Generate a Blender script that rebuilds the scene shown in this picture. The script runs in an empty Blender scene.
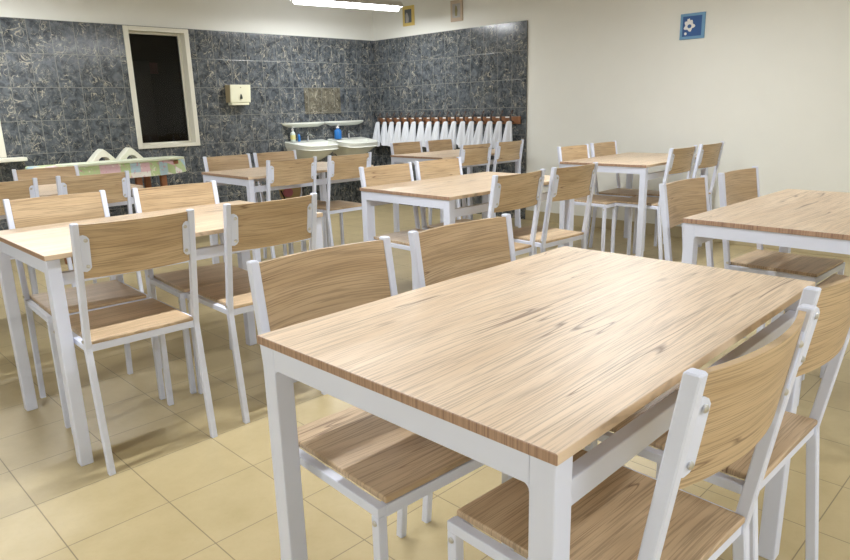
import bpy, bmesh, math, random
from mathutils import Vector, Matrix
random.seed(7)
SC = bpy.context.scene
COL = SC.collection
PI = math.pi

# ------------------------------------------------------------------ materials
def new_mat(name):
    m = bpy.data.materials.new(name); m.use_nodes = True
    nt = m.node_tree
    b = nt.nodes['Principled BSDF']
    return m, nt, b

def plain(name, col, rough=.5, metal=0., spec=None, noise=0.):
    m, nt, b = new_mat(name)
    b.inputs['Base Color'].default_value = (*col, 1)
    b.inputs['Roughness'].default_value = rough
    b.inputs['Metallic'].default_value = metal
    if spec is not None: b.inputs['Specular IOR Level'].default_value = spec
    if noise:
        tc = nt.nodes.new('ShaderNodeTexCoord')
        n = nt.nodes.new('ShaderNodeTexNoise'); n.inputs['Scale'].default_value = 6; n.inputs['Detail'].default_value = 5
        mx = nt.nodes.new('ShaderNodeMixRGB'); mx.blend_type = 'MIX'
        mx.inputs['Color1'].default_value = (*[c*(1-noise) for c in col], 1)
        mx.inputs['Color2'].default_value = (*[min(1, c*(1+noise)) for c in col], 1)
        nt.links.new(tc.outputs['Object'], n.inputs['Vector'])
        nt.links.new(n.outputs['Fac'], mx.inputs['Fac'])
        nt.links.new(mx.outputs['Color'], b.inputs['Base Color'])
    return m

class N:
    """small helper around a node tree"""
    def __init__(s, nt): s.nt = nt
    def node(s, t, **kw):
        n = s.nt.nodes.new(t)
        for k, v in kw.items(): setattr(n, k, v)
        return n
    def put(s, sock, v):
        if isinstance(v, bpy.types.NodeSocket): s.nt.links.new(v, sock)
        else: sock.default_value = v
    def math(s, op, a, b=0., c=None, clamp=False):
        n = s.node('ShaderNodeMath', operation=op); n.use_clamp = clamp
        s.put(n.inputs[0], a); s.put(n.inputs[1], b)
        if c is not None: s.put(n.inputs[2], c)
        return n.outputs[0]
    def mix(s, f, a, b, blend='MIX'):
        n = s.node('ShaderNodeMixRGB', blend_type=blend)
        s.put(n.inputs[0], f)
        s.put(n.inputs[1], (*a, 1) if isinstance(a, tuple) and len(a) == 3 else a)
        s.put(n.inputs[2], (*b, 1) if isinstance(b, tuple) and len(b) == 3 else b)
        return n.outputs[0]
    def noise(s, vec, scale=1., detail=3., rough=.5, dist=0.):
        n = s.node('ShaderNodeTexNoise')
        s.put(n.inputs['Vector'], vec); n.inputs['Scale'].default_value = scale
        n.inputs['Detail'].default_value = detail; n.inputs['Roughness'].default_value = rough
        n.inputs['Distortion'].default_value = dist
        return n.outputs['Fac']
    def remap(s, v, a, b, c=0., d=1.):
        n = s.node('ShaderNodeMapRange'); n.clamp = True
        s.put(n.inputs[0], v)
        for i, x in enumerate((a, b, c, d)): n.inputs[i+1].default_value = x
        return n.outputs[0]
    def xyz(s, x, y, z):
        n = s.node('ShaderNodeCombineXYZ')
        s.put(n.inputs[0], x); s.put(n.inputs[1], y); s.put(n.inputs[2], z)
        return n.outputs[0]

def wood(name, cross='y', light=(.70, .485, .27), mid=(.55, .345, .165), dark=(.13, .065, .03), edge=False, crackw=.0075):
    m, nt, b = new_mat(name); k = N(nt)
    tc = k.node('ShaderNodeTexCoord'); oi = k.node('ShaderNodeObjectInfo')
    sp = k.node('ShaderNodeSeparateXYZ'); nt.links.new(tc.outputs['Object'], sp.inputs[0])
    x = sp.outputs[0]; c = sp.outputs[1 if cross == 'y' else 2]; o = sp.outputs[2 if cross == 'y' else 1]
    r = oi.outputs['Random']
    off = k.math('MULTIPLY', r, 37.)
    xo = k.math('ADD', x, off); co = k.math('ADD', c, k.math('MULTIPLY', r, 11.))
    # growth-ring coordinate: bends the grain into long arches here and there
    big = k.noise(k.xyz(k.math('MULTIPLY', xo, .75), k.math('MULTIPLY', co, 4.2), k.math('MULTIPLY', o, 2.)), 1., 1.5, .4)
    g = k.math('ADD', co, k.math('MULTIPLY', big, .12))
    x1 = lambda q: k.math('MULTIPLY', xo, q)
    fine = k.noise(k.xyz(x1(6.), k.math('MULTIPLY', g, 330.), k.math('MULTIPLY', o, 3.)), 1., 3., .6)
    med = k.noise(k.xyz(x1(2.4), k.math('MULTIPLY', g, 125.), 1.), 1., 3., .55)
    tone = k.noise(k.xyz(x1(1.2), k.math('MULTIPLY', g, 14.), 5.), 1., 3., .6)
    col = k.mix(k.remap(tone, .32, .68), mid, light)
    col = k.mix(k.math('MULTIPLY', k.math('MULTIPLY', k.remap(med, .50, .66), k.remap(k.noise(k.xyz(x1(5.), k.math('MULTIPLY', co, 22.), 2.), 1., 2.), .38, .60)), .50), col, tuple(q*.60 for q in mid))
    col = k.mix(k.math('MULTIPLY', k.remap(fine, .50, .60), .50), col, tuple(q*.42 for q in mid))
    # long dark cracks along the grain
    cr = k.noise(k.xyz(x1(.9), k.math('MULTIPLY', k.math('ADD', co, k.math('MULTIPLY', big, .06)), 24.), 9.), 1., 1.)
    d = k.math('ABSOLUTE', k.math('SUBTRACT', cr, .5))
    crack = k.remap(d, 0., crackw, 1., 0.)
    msk = k.remap(k.noise(k.xyz(x1(2.6), k.math('MULTIPLY', co, 9.), 12.), 1., 2.), .49, .55)
    col = k.mix(k.math('MULTIPLY', k.math('MULTIPLY', crack, msk), .8), col, dark)
    # knots
    vo = k.node('ShaderNodeTexVoronoi'); vo.inputs['Scale'].default_value = 1.
    nt.links.new(k.xyz(x1(2.3), k.math('MULTIPLY', co, 6.5), 0.), vo.inputs['Vector'])
    kn = k.math('MULTIPLY', k.remap(vo.outputs['Distance'], .01, .085, 1., 0.), k.remap(vo.outputs['Color'], .34, .38))
    col = k.mix(k.math('MULTIPLY', kn, .55), col, dark)
    if edge:
        st = k.noise(k.xyz(k.math('MULTIPLY', xo, 30.), k.math('MULTIPLY', co, 160.), 0.), 1., 2., .7)
        col = k.mix(k.remap(st, .45, .62, .05, .6), (.44, .29, .20), (.16, .085, .06))
    nt.links.new(col, b.inputs['Base Color'])
    b.inputs['Roughness'].default_value = .42
    bp = k.node('ShaderNodeBump'); bp.inputs['Strength'].default_value = .12; bp.inputs['Distance'].default_value = .002
    nt.links.new(fine, bp.inputs['Height']); nt.links.new(bp.outputs[0], b.inputs['Normal'])
    return m

def tile_wall(name, axis, phase, w=.1865, h=.2765, top=1.98, tint=1.):
    """dark veined ceramic tiles, world (object) coordinates"""
    m, nt, b = new_mat(name); k = N(nt)
    tc = k.node('ShaderNodeTexCoord'); sp = k.node('ShaderNodeSeparateXYZ')
    nt.links.new(tc.outputs['Object'], sp.inputs[0])
    a = k.math('SUBTRACT', sp.outputs[axis], phase); z = k.math('SUBTRACT', sp.outputs[2], top)
    ta = k.math('DIVIDE', a, w); tz = k.math('DIVIDE', z, h)
    ia = k.math('FLOOR', ta); iz = k.math('FLOOR', tz)
    fa = k.math('FRACT', k.math('ADD', ta, 100.)); fz = k.math('FRACT', k.math('ADD', tz, 100.))
    ea = k.math('MINIMUM', fa, k.math('SUBTRACT', 1., fa)); ez = k.math('MINIMUM', fz, k.math('SUBTRACT', 1., fz))
    e = k.math('MINIMUM', k.math('MULTIPLY', ea, w), k.math('MULTIPLY', ez, h))
    grout = k.remap(e, .0014, .0032, 1., 0.)
    # vary the figure per tile
    wn = k.node('ShaderNodeTexWhiteNoise', noise_dimensions='2D')
    nt.links.new(k.xyz(ia, iz, 0.), wn.inputs['Vector'])
    s2 = k.node('ShaderNodeSeparateColor'); nt.links.new(wn.outputs['Color'], s2.inputs[0])
    px = k.math('ADD', k.math('MULTIPLY', fa, w), k.math('MULTIPLY', s2.outputs[0], 7.))
    pz = k.math('ADD', k.math('MULTIPLY', fz, h), k.math('MULTIPLY', s2.outputs[1], 7.))
    v = k.xyz(px, pz, 0.)
    def vein(scale, width, seed, dist):
        vv = k.xyz(k.math('ADD', px, seed), k.math('MULTIPLY', pz, .75), seed)
        n = k.noise(vv, scale, 3., .55, dist)
        return k.remap(k.math('ABSOLUTE', k.math('SUBTRACT', n, .5)), 0., width, 1., 0.)
    base = k.mix(k.remap(k.noise(v, 15., 5., .65, .8), .36, .66), (.026*tint, .032*tint, .040*tint), (.125*tint, .140*tint, .155*tint))
    v1 = k.math('MULTIPLY', vein(8., .013, 1.3, .9), k.remap(k.noise(v, 9., 2.), .40, .54))
    v2 = k.math('MULTIPLY', vein(17., .022, 5.1, 1.2), k.remap(k.noise(v, 13., 2.), .42, .58))
    v3 = k.math('MULTIPLY', vein(11., .012, 3.7, .5), k.remap(k.noise(v, 8., 2.), .46, .60))
    bl = k.remap(k.noise(v, 40., 3., .6, .8), .60, .70)
    col = k.mix(k.math('MULTIPLY', v2, .6), base, (.27, .27, .24))
    col = k.mix(k.math('MULTIPLY', bl, .40), col, (.30, .28, .22))
    col = k.mix(k.math('MULTIPLY', v3, .7), col, (.42, .40, .33))
    col = k.mix(k.math('MULTIPLY', v1, .8), col, (.50, .46, .36))
    col = k.mix(k.math('MULTIPLY', grout, .72), col, (.26, .26, .23))
    nt.links.new(col, b.inputs['Base Color'])
    b.inputs['Roughness'].default_value = .16
    b.inputs['Specular IOR Level'].default_value = .45
    bp = k.node('ShaderNodeBump'); bp.inputs['Strength'].default_value = .25; bp.inputs['Distance'].default_value = .002
    nt.links.new(k.math('SUBTRACT', 1., grout), bp.inputs['Height']); nt.links.new(bp.outputs[0], b.inputs['Normal'])
    return m

def floor_mat():
    m, nt, b = new_mat('floor_tiles'); k = N(nt)
    T = .29697; ox, oy = .7133, 2.1878
    tc = k.node('ShaderNodeTexCoord'); sp = k.node('ShaderNodeSeparateXYZ')
    nt.links.new(tc.outputs['Object'], sp.inputs[0])
    ta = k.math('DIVIDE', k.math('SUBTRACT', sp.outputs[0], ox), T)
    tb = k.math('DIVIDE', k.math('SUBTRACT', sp.outputs[1], oy), T)
    ia = k.math('FLOOR', ta); ib = k.math('FLOOR', tb)
    fa = k.math('FRACT', k.math('ADD', ta, 200.)); fb = k.math('FRACT', k.math('ADD', tb, 200.))
    ea = k.math('MINIMUM', fa, k.math('SUBTRACT', 1., fa)); eb = k.math('MINIMUM', fb, k.math('SUBTRACT', 1., fb))
    e = k.math('MULTIPLY', k.math('MINIMUM', ea, eb), T)
    grout = k.remap(e, .0010, .0022, 1., 0.)
    wn = k.node('ShaderNodeTexWhiteNoise', noise_dimensions='2D')
    nt.links.new(k.xyz(ia, ib, 0.), wn.inputs['Vector'])
    n = k.noise(tc.outputs['Object'], 5., 6., .6)
    n2 = k.noise(tc.outputs['Object'], 60., 3., .6)
    col = k.mix(k.remap(n, .3, .7), (.44, .36, .195), (.53, .44, .255))
    col = k.mix(k.math('MULTIPLY', wn.outputs['Value'], .14), col, (.40, .30, .15))
    col = k.mix(k.math('MULTIPLY', k.remap(n2, .5, .75), .12), col, (.36, .27, .13))
    col = k.mix(k.math('MULTIPLY', grout, .72), col, (.13, .105, .07))
    nt.links.new(col, b.inputs['Base Color'])
    b.inputs['Roughness'].default_value = .36
    bp = k.node('ShaderNodeBump'); bp.inputs['Strength'].default_value = .3; bp.inputs['Distance'].default_value = .002
    nt.links.new(k.math('SUBTRACT', 1., grout), bp.inputs['Height']); nt.links.new(bp.outputs[0], b.inputs['Normal'])
    return m

def patchwork_mat():
    m, nt, b = new_mat('patchwork_cloth'); k = N(nt)
    tc = k.node('ShaderNodeTexCoord'); sp = k.node('ShaderNodeSeparateXYZ')
    nt.links.new(tc.outputs['Object'], sp.inputs[0])
    x = k.math('MULTIPLY', sp.outputs[0], 12.)
    y = k.math('MULTIPLY', k.math('ADD', sp.outputs[1], sp.outputs[2]), 12.)
    wn = k.node('ShaderNodeTexWhiteNoise', noise_dimensions='2D')
    nt.links.new(k.xyz(k.math('FLOOR', x), k.math('FLOOR', y), 0.), wn.inputs['Vector'])
    cr = k.node('ShaderNodeValToRGB'); cr.color_ramp.interpolation = 'CONSTANT'
    pal = [(0, (.50, .62, .32)), (.2, (.78, .76, .50)), (.4, (.72, .50, .54)), (.58, (.82, .80, .74)), (.72, (.45, .62, .70)), (.86, (.62, .78, .40))]
    for i, (p, c) in enumerate(pal):
        el = cr.color_ramp.elements[i] if i < 2 else cr.color_ramp.elements.new(p)
        el.position = p; el.color = (*c, 1)
    nt.links.new(wn.outputs['Value'], cr.inputs[0])
    fl = k.remap(k.noise(tc.outputs['Object'], 34., 2.), .60, .66)
    fl2 = k.remap(k.noise(tc.outputs['Object'], 27., 1.), .30, .36, 1., 0.)
    col = k.mix(k.math('MULTIPLY', fl, .7), cr.outputs[0], (.66, .30, .40))
    col = k.mix(k.math('MULTIPLY', fl2, .6), col, (.85, .84, .72))
    nt.links.new(col, b.inputs['Base Color']); b.inputs['Roughness'].default_value = .6
    return m

def glass_mat():
    m = bpy.data.materials.new('window_glass'); m.use_nodes = True
    nt = m.node_tree; nt.nodes.clear()
    o = nt.nodes.new('ShaderNodeOutputMaterial'); mx = nt.nodes.new('ShaderNodeMixShader')
    t = nt.nodes.new('ShaderNodeBsdfTransparent'); t.inputs[0].default_value = (.8, .8, .8, 1)
    g = nt.nodes.new('ShaderNodeBsdfGlossy'); g.inputs['Roughness'].default_value = .02; g.inputs[0].default_value = (.9, .9, .9, 1)
    f = nt.nodes.new('ShaderNodeFresnel'); f.inputs[0].default_value = 1.3
    nt.links.new(f.outputs[0], mx.inputs[0]); nt.links.new(t.outputs[0], mx.inputs[1]); nt.links.new(g.outputs[0], mx.inputs[2])
    nt.links.new(mx.outputs[0], o.inputs[0])
    return m

M = dict(
    top=wood('oak_tabletop', 'y', light=(.77, .625, .47), mid=(.67, .515, .36)),
    top_edge=wood('oak_table_edge', 'y', edge=True),
    seat=wood('oak_seat', 'y', light=(.62, .465, .30), mid=(.49, .35, .215)),
    back=wood('oak_backrest', 'z', light=(.60, .445, .275), mid=(.47, .33, .185)),
    white=plain('white_painted_steel', (.70, .745, .89), .38),
    bolt=plain('bolt_steel', (.62, .61, .58), .28, .9),
    wall=plain('wall_paint', (.77, .775, .73), .85, noise=.02),
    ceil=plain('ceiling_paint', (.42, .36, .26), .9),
    frame=plain('window_frame_paint', (.72, .70, .60), .5),
    ceramic=plain('white_ceramic', (.72, .74, .68), .15),
    chrome=plain('chrome', (.75, .76, .78), .12, 1.),
    towel=plain('white_towel', (.66, .69, .74), .95, noise=.05),
    rackwood=plain('rack_wood', (.24, .105, .045), .45, noise=.25),
    hook=plain('dark_hook', (.075, .05, .04), .4),
    label=plain('white_label', (.80, .80, .78), .6),
    disp=plain('cream_plastic', (.80, .79, .60), .4),
    dispside=plain('tan_plastic', (.40, .33, .20), .5),
    dark=plain('dark_plastic', (.03, .04, .03), .4),
    night=plain('unlit_wall_tone', (.030, .027, .022), .9),  # near-black colour stands in for the missing light in the room behind
    pinkpaper=plain('dimmed_pink_paper', (.20, .09, .09), .8),  # pink darkened in the colour itself to look unlit
    greydim=plain('unlit_grey_tone', (.07, .06, .055), .8),  # grey darkened in the colour to sit in the unlit room
    glass=glass_mat(),
    blue=plain('blue_plastic', (.02, .16, .48), .3),
    clear=plain('pale_bottle', (.55, .62, .58), .25),
    yellowlabel=plain('yellow_paper', (.66, .62, .25), .6),
    pump=plain('white_pump', (.8, .8, .8), .35),
    brownwood=plain('brown_wood', (.30, .12, .05), .45, noise=.25),
    patch=patchwork_mat(),
    palegreen=plain('pale_laminate', (.72, .77, .60), .4),
    arch=plain('white_plastic', (.76, .75, .64), .4),
    base=plain('skirting_tile', (.47, .40, .25), .4, noise=.08),
    yframe=plain('yellow_card', (.66, .50, .15), .6),
    pframe=plain('faded_pink_card', (.50, .40, .30), .7, noise=.08),
    photo=plain('grey_print', (.10, .11, .12), .5, noise=.6),
    photo_l=plain('pale_print', (.38, .37, .36), .5, noise=.3),
    photo_o=plain('olive_print', (.25, .22, .10), .6, noise=.4),
    bluelt=plain('pale_blue_card', (.16, .33, .52), .6),
    bluedk=plain('deep_blue_card', (.035, .105, .30), .6, noise=.25),
    floral=plain('floral_cloth', (.66, .50, .26), .8, noise=.1),
    pinkcloth=plain('pink_cloth', (.66, .24, .30), .8, noise=.35),
    strap=plain('dark_strap', (.05, .025, .02), .6),
    lampmetal=plain('white_lamp_metal', (.7, .7, .68), .4),
    cover=plain('tile_edge', (.05, .05, .045), .5),
    mtile=None,
)
M['tile_back'] = tile_wall('veined_tiles_back', 0, 1.830)
M['tile_right'] = tile_wall('veined_tiles_right', 1, 4.210)
M['tile_brown'] = tile_wall('brown_veined_tiles', 0, 1.83, tint=1.)
_nt = M['tile_brown'].node_tree
for n in _nt.nodes:
    if n.bl_idname == 'ShaderNodeMixRGB' and not n.inputs[1].is_linked:
        n.inputs[1].default_value = (.065, .060, .045, 1); n.inputs[2].default_value = (.17, .155, .115, 1)
M['floor'] = floor_mat()
def emit(name, col, s):
    m = bpy.data.materials.new(name); m.use_nodes = True
    b = m.node_tree.nodes['Principled BSDF']
    b.inputs['Emission Color'].default_value = (*col, 1); b.inputs['Emission Strength'].default_value = s
    b.inputs['Base Color'].default_value = (.8, .8, .8, 1)
    return m
M['tube'] = emit('lit_tube', (.96, .98, 1.), 22.)

# ------------------------------------------------------------------ mesh helpers
def box(bm, x0, x1, y0, y1, z0, z1, bev=0., mi=0, seg=2):
    vs = [bm.verts.new((x, y, z)) for z in (z0, z1) for y in (y0, y1) for x in (x0, x1)]
    fs = [bm.faces.new([vs[i] for i in q]) for q in ((0, 2, 3, 1), (4, 5, 7, 6), (0, 1, 5, 4), (2, 6, 7, 3), (0, 4, 6, 2), (1, 3, 7, 5))]
    for f in fs: f.material_index = mi
    if bev:
        es = list({e for f in fs for e in f.edges})
        r = bmesh.ops.bevel(bm, geom=es, offset=bev, segments=seg, affect='EDGES', profile=.5)
        for f in r['faces']: f.material_index = mi
    return vs

def loft(bm, rings, cap=True, closed=True, mi=0):
    """bridge a list of equally long point rings"""
    R = [[bm.verts.new(p) for p in r] for r in rings]
    n = len(R[0])
    for a, b in zip(R, R[1:]):
        for i in range(n if closed else n-1):
            f = bm.faces.new((a[i], a[(i+1) % n], b[(i+1) % n], b[i])); f.material_index = mi
    if cap:
        f = bm.faces.new(R[0][::-1]); f.material_index = mi
        f = bm.faces.new(R[-1]); f.material_index = mi
    return R

def lathe(bm, prof, cx=0, cy=0, n=16, mi=0):
    loft(bm, [[(cx+r*math.cos(2*PI*i/n), cy+r*math.sin(2*PI*i/n), z) for i in range(n)] for r, z in prof], mi=mi)

def tube(bm, pts, r, n=10, mi=0):
    """round tube along points"""
    pts = [Vector(p) for p in pts]; rings = []
    for i, p in enumerate(pts):
        t = (pts[min(i+1, len(pts)-1)] - pts[max(i-1, 0)]).normalized()
        up = Vector((0, 0, 1)) if abs(t.z) < .9 else Vector((1, 0, 0))
        a = t.cross(up).normalized(); b = t.cross(a)
        rr = r[i] if isinstance(r, (list, tuple)) else r
        rings.append([p + a*rr*math.cos(2*PI*k/n) + b*rr*math.sin(2*PI*k/n) for k in range(n)])
    loft(bm, rings, mi=mi)

def extrude_poly(bm, pts, axis, a, b, mi=0):
    """2-D polygon extruded along axis between a and b"""
    def P(p, t):
        if axis == 0: return (t, p[0], p[1])
        if axis == 1: return (p[0], t, p[1])
        return (p[0], p[1], t)
    loft(bm, [[P(p, a) for p in pts], [P(p, b) for p in pts]], mi=mi)

def obj(name, bm, mats, parent=None, smooth=False):
    bmesh.ops.recalc_face_normals(bm, faces=bm.faces[:])
    me = bpy.data.meshes.new(name); bm.to_mesh(me); bm.free()
    for m in (mats if isinstance(mats, (list, tuple)) else [mats]): me.materials.append(m)
    if smooth:
        for p in me.polygons: p.use_smooth = True
        try: me.set_sharp_from_angle(angle=math.radians(40))
        except Exception: pass
    o = bpy.data.objects.new(name, me); COL.objects.link(o)
    if parent: o.parent = parent
    return o

def tag(o, label, cat, group=None):
    o['label'] = label; o['category'] = cat
    if group: o['group'] = group
    return o
def thing(name, label, cat, loc=(0, 0, 0), rz=0., group=None):
    o = bpy.data.objects.new(name, None); COL.objects.link(o); o.empty_display_size = .05
    o.location = loc; o.rotation_euler = (0, 0, rz)
    return tag(o, label, cat, group)
def struct(name, bm, mats, parent=None):
    o = obj(name, bm, mats, parent)
    if not parent: o['kind'] = 'structure'
    return o
def copy_tree(o, parent=None):
    c = o.copy(); COL.objects.link(c); c.parent = parent
    for ch in list(o.children):
        if ch.name in COL.objects: copy_tree(ch, c)
    return c
B = bmesh.new

# ------------------------------------------------------------------ the room
YB, XR, ZC = 6.53, 5.672, 2.78
XL, YF = -2.6, -3.2
bm = B(); box(bm, XL-.15, XR+.15, YF-.15, YB+1.4, -.12, 0); struct('floor', bm, M['floor'])
bm = B(); box(bm, XL-.15, XR+.15, YF-.15, YB+.15, ZC, ZC+.12); struct('ceiling', bm, M['ceil'])
bm = B(); box(bm, XL-.15, XL, YF-.15, YB+.15, 0, ZC); struct('wall_left', bm, M['wall'])
bm = B(); box(bm, XL, XR, YF-.15, YF, 0, ZC); struct('wall_front', bm, M['wall'])
bm = B(); box(bm, XR, XR+.15, YF-.15, YB+.15, 0, ZC); struct('wall_right', bm, M['wall'])
W1 = (2.640, 3.245, .872, 1.962)          # tall window
W2 = (.80, 1.505, .872, 1.962)            # window at the left edge of view
def wall_with_holes(bm, x0, x1, y0, y1, z0, z1, holes):
    xs = x0
    for (a, b, c, d) in sorted(holes):
        box(bm, xs, a, y0, y1, z0, z1)
        box(bm, a, b, y0, y1, z0, c)
        if d < z1: box(bm, a, b, y0, y1, d, z1)
        xs = b
    box(bm, xs, x1, y0, y1, z0, z1)
bm = B(); wall_with_holes(bm, XL, XR, YB, YB+.15, 0, ZC, [W1, W2]); struct('wall_back', bm, M['wall'])
bm = B(); wall_with_holes(bm, XL+.001, XR-.001, YB-.012, YB-.0005, .0, 1.98, [W1, W2]); struct('trim_1', bm, M['tile_back'])
bm = B(); box(bm, XR-.012, XR-.0005, 4.21, YB-.0125, .0, 1.98, mi=0)
for f in bm.faces:
    if f.calc_center_median().y < 4.2101 or f.calc_center_median().z > 1.979: f.material_index = 1
struct('trim_2', bm, [M['tile_right'], M['cover']])
bm = B(); box(bm, XR-.010, XR-.0005, YF, 4.209, .0005, .10, .002); struct('baseboard_right', bm, M['base'])

def window(name, W, sill=False):
    x0, x1, z0, z1 = W; fw = .034
    r = bpy.data.objects.new(name, None); COL.objects.link(r); r['kind'] = 'structure'; r.location = (x0, YB, z0)
    w, h = x1-x0, z1-z0
    bm = B()
    # face architrave, reveal lining and a step
    for (a, b, c, d) in ((-.012, fw, -.012, h+.012), (w-fw, w+.012, -.012, h+.012)): box(bm, a, b, -.026, .12, c, d, .004)
    for (c, d) in ((-.012, fw*.62), (h-fw*.8, h+.012)): box(bm, fw, w-fw, -.026, .12, c, d, .003)
    obj('window_frame', bm, M['frame'], r)
    bm = B(); 
    for (a, b) in ((fw, fw+.02), (w-fw-.02, w-fw)): box(bm, a, b, .07, .10, fw*.62, h-fw*.8, .003)
    for (c, d) in ((fw*.62, fw*.62+.018), (h-fw*.8-.018, h-fw*.8)): box(bm, fw+.02, w-fw-.02, .07, .10, c, d, .003)
    obj('sash', bm, M['frame'], r)
    bm = B(); box(bm, fw+.02, w-fw-.02, .083, .087, fw*.62+.018, h-fw*.8-.018); obj('pane', bm, M['glass'], r)
    if sill:
        bm = B(); box(bm, -.2, w+.13, -.16, -.0305, -.045, -.013, .006); obj('window_sill', bm, M['frame'], r)
    return r
window('window_1', W1); window('window_2', W2, True)
# neighbouring room behind the glass; its unlit look is put into near-black colour
bm = B()
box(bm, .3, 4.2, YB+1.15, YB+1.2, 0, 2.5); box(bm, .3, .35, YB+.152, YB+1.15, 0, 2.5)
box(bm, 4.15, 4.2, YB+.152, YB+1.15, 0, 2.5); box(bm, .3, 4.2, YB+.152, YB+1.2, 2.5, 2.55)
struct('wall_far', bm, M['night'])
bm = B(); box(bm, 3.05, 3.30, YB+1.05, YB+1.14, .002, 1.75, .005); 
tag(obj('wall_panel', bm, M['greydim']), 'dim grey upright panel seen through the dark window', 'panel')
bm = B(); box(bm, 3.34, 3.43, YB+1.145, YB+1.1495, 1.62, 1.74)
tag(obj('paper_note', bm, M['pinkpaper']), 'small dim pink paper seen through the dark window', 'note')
# patch of browner tiles above the basins
bm = B(); box(bm, 4.575, 5.09, YB-.0165, YB-.0125, 1.135, 1.425)
struct('trim_3', bm, M['tile_brown'])

# ------------------------------------------------------------------ tables
TL, TW, TH = 1.090, .697, .75
def make_table():
    t = thing('dining_table', '', 'table')
    bm = B(); box(bm, 0, TL, 0, TW, TH-.017, TH, .0015)
    for f in bm.faces:
        c = f.calc_center_median()
        if (c.x < .001 or c.x > TL-.001): f.material_index = 1
    obj('tabletop', bm, [M['top'], M['top_edge']], t)
    s = .042; i = .005; zt = TH-.0172
    for x in (i, TL-i-s):
        for y in (i, TW-i-s):
            bm = B(); box(bm, x, x+s, y, y+s, 0, zt, .003); obj('leg', bm, M['white'], t)
    for x in (i, TL-i-s):
        bm = B(); box(bm, x+.0008, x+s-.0008, i+s, TW-i-s, zt-.046, zt)
        for (y, d) in ((i+s, 1), (TW-i-s, -1)):      # rounded inner corners
            pts = [(y, zt-.046), (y, zt-.058)] + [(y+d*(.012-.012*math.cos(a)), zt-.058+.012*math.sin(a)) for a in (.4, .8, 1.2)] + [(y+d*.012, zt-.046)]
            extrude_poly(bm, pts, 0, x+.002, x+s-.002)
        obj('end_rail', bm, M['white'], t)
    for y in (i+.008, TW-i-.008-.025):
        bm = B(); box(bm, i+s, TL-i-s, y, y+.025, .642, .684, .0025); obj('side_rail', bm, M['white'], t)
    return t
table0 = make_table()
TABLES = dict(
 A=(.640, .422, .0100, 'large oak-look table with white steel legs, nearest of all, in the foreground'),
 B=(.593, 2.322, -.003, 'oak-look table with white steel frame at left, its top cut by the photo edge'),
 C=(2.357, 2.209, -.017, 'oak-look table in the middle, directly behind the big foreground table'),
 D=(2.397, .373, -.022, 'oak-look table at the right edge of the photo beside the foreground table'),
 E=(4.335, 2.203, .013, 'oak-look table standing closest to the bare white wall at right'),
 F=(2.338, 4.045, -.026, 'oak-look table standing in front of the two wash basins'),
 G=(4.222, 4.030, -.03, 'oak-look table standing in front of the row of hanging white towels'),
 H=(.601, 4.191, .002, 'oak-look table at far left in front of the patchwork covered table'))
for k, (x, y, r, lab) in TABLES.items():
    t = table0 if k == 'A' else copy_tree(table0)
    t.location = (x, y, 0); t.rotation_euler = (0, 0, r); t['label'] = lab; t['group'] = 'oak and white steel dining tables'

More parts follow.
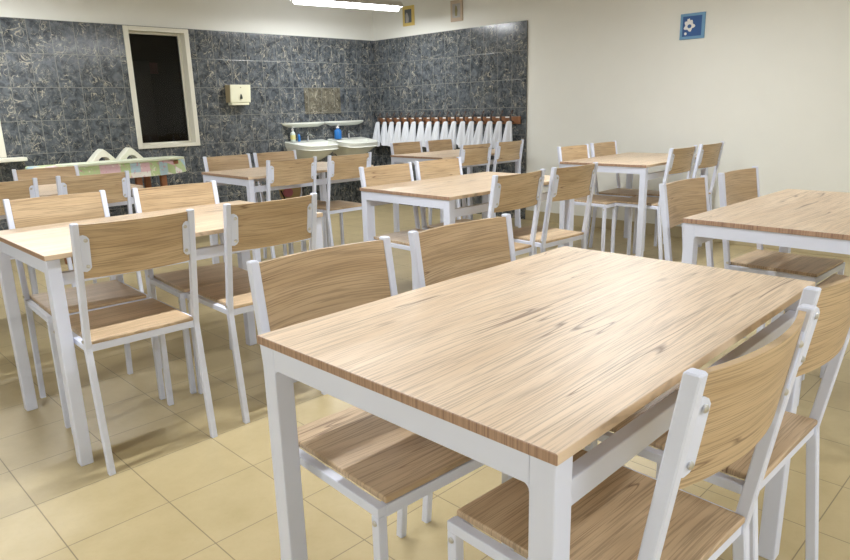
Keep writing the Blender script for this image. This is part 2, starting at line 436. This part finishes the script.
# ------------------------------------------------------------------ chairs (origin at seat centre on the floor, facing +Y)
HW = .195          # half width outside
LEAN = .065
def yst(z):        # back face line of the stile
    return -.205 - LEAN*max(0, (z-.44))/.42 - (.045*(.44-z)/.44 if z < .44 else 0)
def make_chair():
    t = thing('dining_chair', '', 'chair')
    tw, td = .0210, .0235
    for s in (-1, 1):
        xa, xb = s*HW, s*(HW-tw)
        rings = []
        for z in (0, .20, .425, .44, .455, .65, .8575, .860):
            y = yst(z); e = .002 if z > .858 else 0
            c = .0025
            X0, X1 = min(xa, xb)+e, max(xa, xb)-e
            Y0, Y1 = y+e, y+td-e
            rings.append([(X0+c, Y0, z), (X1-c, Y0, z), (X1, Y0+c, z), (X1, Y1-c, z), (X1-c, Y1, z), (X0+c, Y1, z), (X0, Y1-c, z), (X0, Y0+c, z)])
        bm = B(); loft(bm, rings); obj('leg', bm, M['white'], t)
        bm = B(); box(bm, min(xa, xb), max(xa, xb), .148, .170, 0, .4315, .002); obj('leg', bm, M['white'], t)
    bm = B()
    for s in (-1, 1): box(bm, min(s*HW, s*(HW-tw)), max(s*HW, s*(HW-tw)), -.182, .170, .4317, .4525, .0018)
    box(bm, -HW+tw, HW-tw, .150, .1695, .4260, .4510, .002)
    box(bm, -HW+tw, HW-tw, -.200, -.180, .4260, .4510, .002)
    sf = obj('seat_frame', bm, M['white'], t)
    for s in (-1, 1):
        for y in (.159, -.192):
            bm = B()
            z = .417 if y > 0 else .464
            rings = [[(s*(HW-.001+d), y + r*math.cos(a*PI/5), z + r*math.sin(a*PI/5)) for a in range(10)] for d, r in ((0, .0062), (.003, .0060), (.0052, .0035), (.0056, .001))]
            loft(bm, rings); obj('bolt', bm, M['bolt'], sf, True)
    bm = B(); box(bm, -.1735, .1735, -.205, .168, .4518, .4655, .004, seg=3); obj('seat', bm, M['seat'], t)
    # curved backrest
    bm = B(); n = 14; zb, zt = .680, .8535; xe = HW-tw-.001; sag = .026; th = .011
    def yf(x, z): return yst(z) + td - .004 - sag*(1-(x/xe)**2)      # front surface
    grid = {}
    for sde in (0, 1):
        for i in range(n+1):
            x = -xe + 2*xe*i/n
            for j in range(5):
                z = zb+(zt-zb)*j/4
                grid[sde, i, j] = bm.verts.new((x, yf(x, z) - sde*th, z))
    for i in range(n):
        for j in range(4):
            bm.faces.new((grid[0, i, j], grid[0, i+1, j], grid[0, i+1, j+1], grid[0, i, j+1]))
            bm.faces.new((grid[1, i, j], grid[1, i, j+1], grid[1, i+1, j+1], grid[1, i+1, j]))
        for j in (0, 4): bm.faces.new((grid[0, i, j], grid[1, i, j], grid[1, i+1, j], grid[0, i+1, j]))
    for i in (0, n):
        for j in range(4): bm.faces.new((grid[0, i, j], grid[1, i, j], grid[1, i, j+1], grid[0, i, j+1]))
    obj('backrest', bm, M['back'], t, True)
    for s in (-1, 1):
        bm = B()
        z0, z1 = .702, .822
        def yb(x, z): return yf(x, z) - th - .0006
        xi, xo = xe-.024, xe+.001
        out = [(xo, z0+.002), (xo-.010, z0), (xi+.006, z0+.005), (xi, z0+.014), (xi, z1-.014), (xi+.006, z1-.005), (xo-.010, z1), (xo, z1-.002)]
        loft(bm, [[(s*x, yb(x, z), z) for x, z in out], [(s*x, yb(x, z)-.0035, z) for x, z in out]])
        br = obj('bracket', bm, M['white'], t)
        for z in (.720, .804):
            bm = B(); x = s*(xi+.010); y = yb(abs(x), z)-.0035
            loft(bm, [[(x+r*math.cos(a*PI/5), y-d, z+r*math.sin(a*PI/5)) for a in range(10)] for d, r in ((0, .0062), (.0025, .006), (.0048, .0035), (.0052, .001))])
            obj('bolt', bm, M['bolt'], br, True)
    return t
chair0 = make_chair()
# name: (centre x, y of the back's top, angle of the back's width, facing +1 = towards +Y, label)
NW = 'chair with white steel frame'
CH = [
 ('An1', .935, .283, -2.5, 1, 'wooden-seated chair in the right foreground, its curved back nearest to the viewer'),
 ('An2', 1.422, .298, -1, 1, 'chair at the right photo edge beside the foreground table, back cut by the edge'),
 ('Af1', .914, 1.278, -3, -1, 'chair across the foreground table at its left corner, seat visible under the table'),
 ('Af2', 1.380, 1.255, -3, -1, 'chair across the foreground table, right one of the pair with grain-swirled back'),
 ('Bn1', .838, 2.165, -2, 1, 'back-on chair at the left table, leftmost, its seat and splayed legs in full view'),
 ('Bn2', 1.352, 2.165, -2, 1, 'chair at the left table turned back-on to us, right one, partly behind a foreground chair'),
 ('Bf1', .878, 3.110, -3, -1, 'chair on the far side of the left table, the left one'),
 ('Bf2', 1.372, 3.045, -4, -1, 'chair on the far side of the left table, the right one'),
 ('Cn1', 2.622, 1.972, -1, 1, 'back-on chair at the middle table, the left one of the pair'),
 ('Cn2', 3.085, 1.955, -3, 1, 'back-on chair at the middle table, right one, standing clear of the table end'),
 ('Cf1', 2.602, 2.950, -1, -1, 'chair on the far side of the middle table, the left one'),
 ('Cf2', 3.045, 2.955, -2, -1, 'chair on the far side of the middle table, the right one'),
 ('Df1', 2.695, 1.212, -1, -1, 'left of the two chairs on the far side of the right-edge table'),
 ('Df2', 3.205, 1.185, -2, -1, 'right of the two chairs on the far side of the right-edge table'),
 ('Dn1', 2.900, .270, 0, 1, 'chair under the right-edge table of which only a seat corner shows'),
 ('Ef1', 4.540, 2.935, -2, -1, 'far-side chair at the table by the white wall, the left one'),
 ('Ef2', 5.015, 2.950, 1, -1, 'far-side chair at the table by the white wall, the right one'),
 ('En1', 4.650, 2.075, -1, 1, 'back-on chair at the table by the white wall, the left one'),
 ('En2', 5.140, 2.080, -1, 1, 'back-on chair at the table by the white wall, rightmost one'),
 ('Ff1', 2.595, 4.785, 0, -1, 'far-side chair at the table before the wash basins, the left one'),
 ('Ff2', 3.035, 4.800, -1, -1, 'far-side chair at the table before the wash basins, the right one'),
 ('Fn1', 2.628, 3.925, -3, 1, 'back-on chair at the table before the wash basins, left one above a pink bag'),
 ('Fn2', 3.118, 3.900, -2, 1, 'back-on chair at the table before the wash basins, right one with its seat visible'),
 ('Gf1', 4.500, 4.790, -2, -1, 'far-side chair before the hanging towels, the left one'),
 ('Gf2', 4.935, 4.760, 1, -1, 'far-side chair before the hanging towels, the right one'),
 ('Gn1', 4.470, 3.840, -2, 1, 'back-on chair at the table before the towels, the left one'),
 ('Gn2', 4.955, 3.850, 0, 1, 'back-on chair at the table before the towels, the one beside the tile edge'),
 ('Hn1', .880, 4.070, 0, 1, 'back-on chair at the far left table, cut by the left photo edge'),
 ('Hn2', 1.366, 4.060, -4, 1, 'back-on chair at the far left table, the one in front of the patchwork cloth'),
 ('Hf1', 1.356, 4.920, -2, -1, 'far-side chair at the far left table, below the window sill'),
]
for i, (k, cx, yt, ang, fc, lab) in enumerate(CH):
    c = chair0 if i == 0 else copy_tree(chair0)
    a = math.radians(ang) + (PI if fc < 0 else 0)
    dy = .27*fc
    c.location = (cx - dy*math.sin(math.radians(ang)), yt + dy, 0)
    c.rotation_euler = (0, 0, a); c['label'] = lab
    c['group'] = 'chairs around the dining tables'

# ------------------------------------------------------------------ ceiling lamps
def make_lamp():
    t = thing('tube_lamp', '', 'ceiling lamp', group='fluorescent tube lamps')
    L = .62
    bm = B()
    prof = [(-.07, -.010), (-.035, .045), (.035, .045), (.07, -.010), (.066, -.010), (.032, .040), (-.032, .040), (-.066, -.010)]
    extrude_poly(bm, prof, 0, -L, L)
    for s in (-1, 1): extrude_poly(bm, [(-.07, -.010), (-.035, .045), (.035, .045), (.07, -.010)], 0, s*L, s*(L+.004))
    obj('housing', bm, M['lampmetal'], t)
    bm = B(); tube(bm, [(-L+.03, 0, -.016), (L-.03, 0, -.016)], .034, 16); obj('tube', bm, M['tube'], t, True)
    bm = B()
    for s in (-1, 1): tube(bm, [(s*(L-.03), 0, -.012), (s*(L-.002), 0, -.012)], .015, 10)
    obj('lamp_holder', bm, M['lampmetal'], t, True)
    for s in (-1, 1):
        bm = B(); tube(bm, [(s*.45, 0, .0455), (s*.45, 0, ZC-LZ)], .003, 6); obj('hanger', bm, M['lampmetal'], t)
    return t
LZ = 2.215
lamp0 = make_lamp()
LAMPS = [(4.545, 5.60, -9, 'lit fluorescent tube lamp hanging above the wash basins at the top of the photo')]
LP = 30.
for y in (2.1, -1.4): LAMPS.append((3.85, y, 0, ''))
for y in (5.6, 2.1, -1.4): LAMPS.append((1.2, y, 0, ''))
for y in (2.1, -1.4): LAMPS.append((-1.5, y, 0, ''))  # extra out-of-view lamps added to brighten steel faces turned to the left
names = ['lit tube lamp hanging over the table by the white wall', 'lit tube lamp hanging at the right front of the room',
         'lit tube lamp hanging over the far left corner table', 'lit tube lamp hanging over the left table', 'lit tube lamp hanging behind the viewer',
         'unseen tube lamp added near the left wall for fill light', 'unseen tube lamp added in the corner behind the viewer for fill light']
for i, (x, y, a, lab) in enumerate(LAMPS):
    l = lamp0 if i == 0 else copy_tree(lamp0)
    l.location = (x, y, LZ); l.rotation_euler = (0, 0, math.radians(a)); l['label'] = lab or names[i-1]
    d = bpy.data.lights.new('tube_light', 'AREA'); d.shape = 'RECTANGLE'; d.size = 1.16; d.size_y = .05
    d.energy = LP; d.color = (.965, .985, 1.)
    o = bpy.data.objects.new('tube_light', d); COL.objects.link(o)
    o.location = (x, y, LZ-.056); o.rotation_euler = (0, 0, math.radians(a))

# ------------------------------------------------------------------ wash basins, shelves, soap
def ellip(cx, a, yb, dep, z, n=28, p=4.2):
    """half super-ellipse outline with a flat back at y=yb"""
    pts = []
    for i in range(n+1):
        t = PI*i/n
        c, s = math.cos(t), math.sin(t)
        pts.append((cx + a*math.copysign(abs(c)**(2/p), c), yb - dep*abs(s)**(2/p), z))
    return pts
YW = YB-.0125
def basin(cx, label):
    t = thing('wash_basin', label, 'wash basin', (cx, YW, 0), 0, 'white ceramic wash basins')
    bm = B(); h = .262; D = .40
    rings = [ellip(0, .07, -.0, .16, .60, p=2.4), ellip(0, .12, 0, .25, .635, p=2.6), ellip(0, .18, 0, .32, .675, p=3), ellip(0, .225, 0, .365, .722, p=3.6), ellip(0, .262, 0, .405, .745), ellip(0, h, 0, D-.004, .752),
             ellip(0, h+.004, 0, D+.004, .792), ellip(0, h-.004, -.0, D-.004, .799),
             ellip(0, h-.022, -.135, D-.135-.020, .797), ellip(0, h-.040, -.145, D-.145-.040, .765, p=3.4), ellip(0, .16, -.165, .165, .700, p=2.6), ellip(0, .05, -.20, .06, .682, p=2.2)]
    rings = [[(x, y, z + (.045*(1+y/D) if z > .74 else 0)) for x, y, z in r_] for r_ in rings]
    loft(bm, rings); obj('bowl', bm, M['ceramic'], t, True)
    bm = B()
    tube(bm, [(0, -.075, 0.825), (0, -.075, 0.895), (0, -.085, 0.910), (0, -.14, 0.903), (0, -.175, 0.890), (0, -.178, 0.875)], [.014, .012, .012, .010, .009, .009], 12)
    fa = obj('faucet', bm, M['chrome'], t, True)
    bm = B(); tube(bm, [(0, -.075, 0.907), (0, -.07, 0.927), (0, -.10, 0.940)], [.012, .010, .006], 10); obj('faucet_handle', bm, M['chrome'], fa, True)
    bm = B(); tube(bm, [(0, -.16, .63), (0, -.16, .55), (0, -.14, .52), (0, -.09, .52), (0, -.06, .56), (0, -.002, .56)], .017, 12); obj('drain_trap', bm, M['ceramic'], t, True)
    return t
basin(4.535, 'white ceramic wash basin on the dark tiled wall, the left one of two')
basin(5.130, 'white ceramic wash basin on the dark tiled wall, right one beside the towels')
def shelf(cx, label):
    bm = B()
    rings = [ellip(0, .20, 0, .07, -.036, p=2.2), ellip(0, .275, 0, .115, -.008, p=2.2), ellip(0, .285, 0, .125, .004, p=2.2), ellip(0, .283, 0, .122,   .018, p=2.2), ellip(0, .268, 0, .108, .012, p=2.2)]
    loft(bm, rings); o = obj('wall_shelf', bm, M['ceramic'], None, True)
    o.location = (cx, YW-.0002, 1.028)
    return tag(o, label, 'shelf', 'white ceramic shelves above the basins')
shelf(4.540, 'white ceramic wall shelf over the left wash basin')
shelf(5.125, 'white ceramic wall shelf over the right wash basin')
def bottle(name, loc, r, h, body, label, cat, lab=None, pump=True):
    t = thing(name, label, cat, loc)
    bm = B(); lathe(bm, [(r*.92, 0), (r, .006), (r, h*.72), (r*.8, h*.84), (r*.38, h*.90), (r*.38, h)], n=16); obj('bottle_body', bm, body, t, True)
    if lab:
        bm = B(); lathe(bm, [(r+.0006, h*.2), (r+.0006, h*.6)], n=16); obj('bottle_label', bm, lab, t, True)
    if pump:
        bm = B(); lathe(bm, [(r*.45, h), (r*.45, h+.018), (r*.16, h+.02), (r*.16, h+.035)], n=10)
        tube(bm, [(0, 0, h+.036), (0, -.03, h+.034)], .006, 8); obj('pump', bm, M['pump'], t, True)
    return t
bottle('soap_bottle', (4.345, YW-.06, .8395), .028, .125, M['clear'], 'pale soap bottle with white pump at the left end of the left basin', 'soap bottle', M['yellowlabel'])
bottle('small_blue_bottle', (4.425, YW-.06, .8395), .015, .085, M['blue'], 'small slim blue bottle beside the pale soap bottle on the left basin', 'bottle', None, False)
bottle('soap_bottle', (4.975, YW-.065, .8400), .044, .125, M['blue'], 'fat blue soap bottle with white pump between the two basins', 'soap bottle')

# paper towel dispenser
t = thing('paper_towel_dispenser', 'cream paper towel dispenser mounted on the dark tiled wall', 'dispenser', (3.715, YW, 1.248))
bm = B(); 
extrude_poly(bm, [(-.001, .03), (-.085, .03), (-.105, .20), (-.001, .205)], 0, -.118, .118)
obj('dispenser_body', bm, M['dispside'], t)
bm = B(); loft(bm, [[(-.118, -.0855, .028), (.118, -.0855, .028), (.118, -.1065, .205), (-.118, -.1065, .205)], [(-.114, -.092, .030), (.114, -.092, .030), (.114, -.112, .203), (-.114, -.112, .203)]])
fr = obj('front_cover', bm, M['disp'], t)
bm = B(); extrude_poly(bm, [(-.008, .062), (.014, .062), (.014, .082), (.008, .100), (.003, .112), (-.001, .112), (-.006, .100), (-.008, .082)], 1, -.1075, -.0935); obj('level_window', bm, M['dark'], fr)
bm = B(); tube(bm, [(0, -.107, .178), (0, -.1135, .178)], .006, 10); obj('lock', bm, M['dispside'], fr)
bm = B(); box(bm, -.100, .100, -.085, -.005, .002, .029, .003); obj('outlet_tray', bm, M['disp'], t)

# ------------------------------------------------------------------ towel rack on the right wall and its towels
XT = XR-.0125
NP = 17; y0r, y1r = 4.275, 6.49
t = thing('towel_rack', 'long brown wooden peg rack on the dark tiles holding white towels', 'towel rack', (XT, 0, 0))
bm = B(); box(bm, -.020, -.0005, y0r, y1r, .985, 1.062, .003); obj('board', bm, M['rackwood'], t)
pegs = [y1r-.07 - (y1r-y0r-.16)*i/(NP-1) for i in range(NP)]
for y in pegs:
    bm = B(); tube(bm, [(-.021, y, 1.01), (-.045, y, 1.012), (-.062, y, 1.03), (-.060, y, 1.075), (-.040, y, 1.100), (-.026, y, 1.122)], [.008, .008, .010, .012, .012, .008], 8)
    obj('peg', bm, M['hook'], t, True)
for a, b in zip(pegs, pegs[1:]):
    bm = B(); m_ = (a+b)/2; box(bm, -.0225, -.0202, m_-.032, m_+.032, 1.048, 1.060); obj('name_card', bm, M['label'], t)
def towel_mesh(seed):
    rr = random.Random(seed); bm = B(); n = 36; rows = 14
    ph = rr.uniform(0, 6); sk = rr.uniform(.015, .050); wb = rr.uniform(.066, .076); L = rr.uniform(.265, .295)
    f = rr.choice((2, 3, 3)); rings = []
    for j in range(rows+1):
        u = j/rows
        w = .032 + (wb-.032)*min(1, (u*1.1))**.8
        d = .010 + .016*u**.6
        cy = sk*u
        ring = []
        for i in range(n):
            a = 2*PI*i/n
            fold = 1 + .55*u**.4*math.sin(f*math.cos(a)*2.6 + ph + .5*u)
            x = -.034 - d*.9 - d*math.sin(a)*(fold if math.sin(a) > 0 else 1)
            hem = (.010*math.sin(2*a+ph) + .024*math.cos(a)) * u**3
            ring.append((x, cy + w*math.cos(a), .034 - .008*abs(math.cos(a))*(1-u) - L*u + hem))
        rings.append(ring)
    loft(bm, rings)
    return bm
tm = []
for i, y in enumerate(pegs):
    if i < 5:
        o = obj('hand_towel', towel_mesh(i+3), M['towel'], None, True); tm.append(o)
    else:
        o = tm[i % 5].copy(); COL.objects.link(o)
    o.location = (XT-.036, y, .985); o.rotation_euler = (0, 0, 0)
    lab = 'white hand towel hanging on the wooden peg rack among its alike neighbours'
    if i == 0: lab = 'white hand towel on the leftmost peg of the rack, next to the wash basin'
    elif i == NP-1: lab = 'white hand towel on the rightmost peg of the rack, nearest the tile edge'
    tag(o, lab, 'towel', 'white hand towels on the peg rack')

# ------------------------------------------------------------------ pictures on the right wall
def picture(yc, zc, w, h, mats, name, label, deco):
    t = thing(name, label, 'picture', (XR-.0005, yc, zc))
    bm = B(); box(bm, -.014, 0, -w/2, w/2, -h/2, h/2, .002); obj('frame', bm, mats[0], t)
    deco(t)
    return t
def rectp(bm, y0, y1, z0, z1, x=-.0155): box(bm, x, -.0142, y0, y1, z0, z1)
def deco_y(t):
    bm = B(); rectp(bm, -.055, .055, -.075, .070); obj('print', bm, M['photo'], t)
    bm = B(); extrude_poly(bm, [(.040, -.072), (-.005, -.072), (-.012, -.03), (-.005, .0), (.008, .03), (.03, .035), (.042, .01)], 0, -.0165, -.0156); obj('print_figure', bm, M['photo_l'], t)
picture(5.900, 2.200, .185, .215, [M['yframe']], 'framed_photo', 'small yellow-framed dark photograph high on the wall near the corner', deco_y)
def deco_p(t):
    bm = B(); rectp(bm, -.055, .055, -.07, .07); obj('print', bm, M['photo_l'], t)
    bm = B(); extrude_poly(bm, [(-.012, -.055), (.014, -.055), (.02, .0), (.008, .055), (-.01, .04), (-.02, .0)], 0, -.0165, -.0156); obj('print_figure', bm, M['photo_o'], t)
picture(5.150, 2.172, .170, .215, [M['pframe']], 'framed_print', 'faded pinkish framed print high on the wall above the towels', deco_p)
def deco_b(t):
    bm = B(); rectp(bm, -.078, .080, -.078, .078); obj('print', bm, M['bluedk'], t)
    bm = B()
    # a white flower-like blot with a dark middle, drawn as a ring of petals
    out = []; inn = []
    for i in range(40):
        a = 2*PI*i/40
        r = .040 + .008*math.cos(5*a+.6) + (.022 if abs(a-1.75) < .22 else 0)
        out.append((.024 + r*math.cos(a)*-1.05, .004 + r*math.sin(a)))
        inn.append((.022 - .017*math.cos(a), .000 + .015*math.sin(a)))
    A = [bm.verts.new((-.0166, p[0], p[1])) for p in out]; C = [bm.verts.new((-.0166, p[0], p[1])) for p in inn]
    A2 = [bm.verts.new((-.0156, p[0], p[1])) for p in out]; C2 = [bm.verts.new((-.0156, p[0], p[1])) for p in inn]
    for i in range(40):
        j = (i+1) % 40
        bm.faces.new((A[i], A[j], C[j], C[i])); bm.faces.new((A2[i], C2[i], C2[j], A2[j]))
        bm.faces.new((A[i], A2[i], A2[j], A[j])); bm.faces.new((C[i], C[j], C2[j], C2[i]))
    obj('white_flower', bm, M['label'], t)
    bm = B(); extrude_poly(bm, [(.052+.011*math.cos(2*PI*i/12), -.056+.011*math.sin(2*PI*i/12)) for i in range(12)], 0, -.0166, -.0156); obj('white_dot', bm, M['label'], t)
picture(2.543, 1.763, .205, .200, [M['bluelt']], 'blue_picture', 'square blue picture with a white flower shape on the bare white wall', deco_b)

# ------------------------------------------------------------------ table with the patchwork cloth, board and plastic arches
t = thing('side_table', 'brown wooden table under the patchwork cloth against the tiled wall', 'table', (1.62, 5.85, 0))
bm = B(); box(bm, 0, 1.08, 0, .46, .745, .775, .004); obj('tabletop', bm, M['brownwood'], t)
for x in (.04, .70, .92):
    for y in ((.03, .38) if x != .70 else (.03,)):
        bm = B(); box(bm, x, x+.05, y, y+.045, 0, .7445, .004); obj('leg', bm, M['brownwood'], t)
def rr_outline(x0, x1, y0, y1, n=14, g=0.):
    """long outline with a rounded right end"""
    ry = (y1-y0)/2; cy = (y0+y1)/2; rx = .40
    pts = [(x0-g, y0-g), ]
    for i in range(n+1):
        a = -PI/2 + PI*i/n
        pts.append((x1-rx+(rx+g)*math.cos(a)**1.25 if math.cos(a) > 0 else x1-rx, cy+(ry+g)*math.sin(a)))
    pts.append((x0-g, y1+g))
    return pts
bm = B()
zs = [(.7765, 0), (.784, 0), (.786, -.006)]
outer = lambda g, z: [(x, y, z) for x, y in rr_outline(1.60, 2.845, 5.80, 6.34, g=g)]
loft(bm, [outer(-.004, .7765), outer(-.002, .690), outer(.004, .660), outer(.009, .662), outer(.004, .70), outer(.003, .775), outer(-.008, .786)])
tag(obj('patchwork_tablecloth', bm, M['patch'], None, True), 'pastel patchwork cloth with rounded end over the brown table by the wall', 'tablecloth')
bm = B(); box(bm, 1.74, 2.73, 5.79, 6.03, .787, .807, .003)
tag(obj('flat_board', bm, M['palegreen']), 'long thin pale green board lying on the patchwork cloth', 'board')
def arch(cx, label):
    bm = B(); n = 16
    outp = []; inn = []
    for i in range(n+1):
        a = PI*i/n
        # rounded triangular outside, half round inside
        x = -.118*math.cos(a); s = 1-abs(math.cos(a))**1.15
        outp.append((x, .112*min(1., s*1.02)))
        inn.append((-.050*math.cos(a), .046*math.sin(a)))
    F = []
    for (y, sc) in ((-.06, .96), (-.052, 1.), (.052, 1.), (.06, .96)):
        F.append(([bm.verts.new((p[0]*sc, y, p[1]*sc)) for p in outp], [bm.verts.new((p[0], y, p[1])) for p in inn]))
    for (oa, ia), (ob, ib) in zip(F, F[1:]):
        for i in range(n):
            bm.faces.new((oa[i], oa[i+1], ob[i+1], ob[i])); bm.faces.new((ia[i], ib[i], ib[i+1], ia[i+1]))
        bm.faces.new((oa[0], ob[0], ib[0], ia[0])); bm.faces.new((oa[n], ia[n], ib[n], ob[n]))
    for (o_, i_), flip in ((F[0], 0), (F[-1], 1)):
        for i in range(n): bm.faces.new((o_[i], i_[i], i_[i+1], o_[i+1]))
    o = obj('plastic_arch', bm, M['arch'], None, True); o.location = (cx, 6.19, .7870)
    return tag(o, label, 'plastic arch', 'white plastic arches on the patchwork cloth')
arch(2.165, 'white plastic arch with half-round opening on the patchwork cloth, left one')
arch(2.405, 'white plastic arch with half-round opening on the patchwork cloth, right one under the window')

# ------------------------------------------------------------------ floral bag on the far seat of the basin table
t = thing('fabric_bag', 'pink and yellow floral bag on a chair seat before the wash basins', 'bag', (3.03, 4.60, .4665))
bm = B(); n = 20
def bagring(z, a, b): return [(a*math.copysign(abs(math.cos(2*PI*i/n))**.8, math.cos(2*PI*i/n)), b*math.sin(2*PI*i/n), z) for i in range(n)]
loft(bm, [bagring(0, .055, .03), bagring(.01, .075, .042), bagring(.06, .095, .045), bagring(.11, .105, .032), bagring(.125, .10, .02)])
bg = obj('bag_body', bm, M['floral'], t, True)
bm = B(); loft(bm, [[(-.05+.045*math.cos(2*PI*i/14), -.0475+ (0 if k else .010), .078+.036*math.sin(2*PI*i/14)) for i in range(14)] for k in (0, 1)]); obj('pink_flower', bm, M['pinkcloth'], bg)
bm = B(); tube(bm, [(-.108, -.03, .10), (-.080, -.045, .02), (-.05, -.048, .008), (.05, -.048, .008), (.080, -.045, .02), (.108, -.03, .10)], .006, 8); obj('strap', bm, M['strap'], bg, True)

# ------------------------------------------------------------------ camera, world, colour
F, H, yaw, pitch, roll = 665.294, 1.17503, .792642, .253703, -.0271513
f = Vector((math.cos(pitch)*math.cos(yaw), math.cos(pitch)*math.sin(yaw), -math.sin(pitch)))
r = f.cross(Vector((0, 0, 1))).normalized(); u = r.cross(f)
c, s = math.cos(roll), math.sin(roll)
r2 = c*r + s*u; u2 = -s*r + c*u
cam = bpy.data.cameras.new('camera'); cam.sensor_fit = 'HORIZONTAL'; cam.sensor_width = 36.; cam.lens = F/850*36; cam.clip_start = .02
co = bpy.data.objects.new('camera', cam); COL.objects.link(co)
mt = Matrix((r2, u2, -f)).transposed().to_4x4(); mt.translation = Vector((0, 0, H))
co.matrix_world = mt
SC.camera = co
w = bpy.data.worlds.new('world'); SC.world = w; w.use_nodes = True
w.node_tree.nodes['Background'].inputs[0].default_value = (.01, .012, .02, 1); w.node_tree.nodes['Background'].inputs[1].default_value = .3
SC.view_settings.view_transform = 'Standard'; SC.view_settings.look = 'None'
SC.view_settings.gamma = 1.; SC.view_settings.use_curve_mapping = False
SC.view_settings.exposure = .04
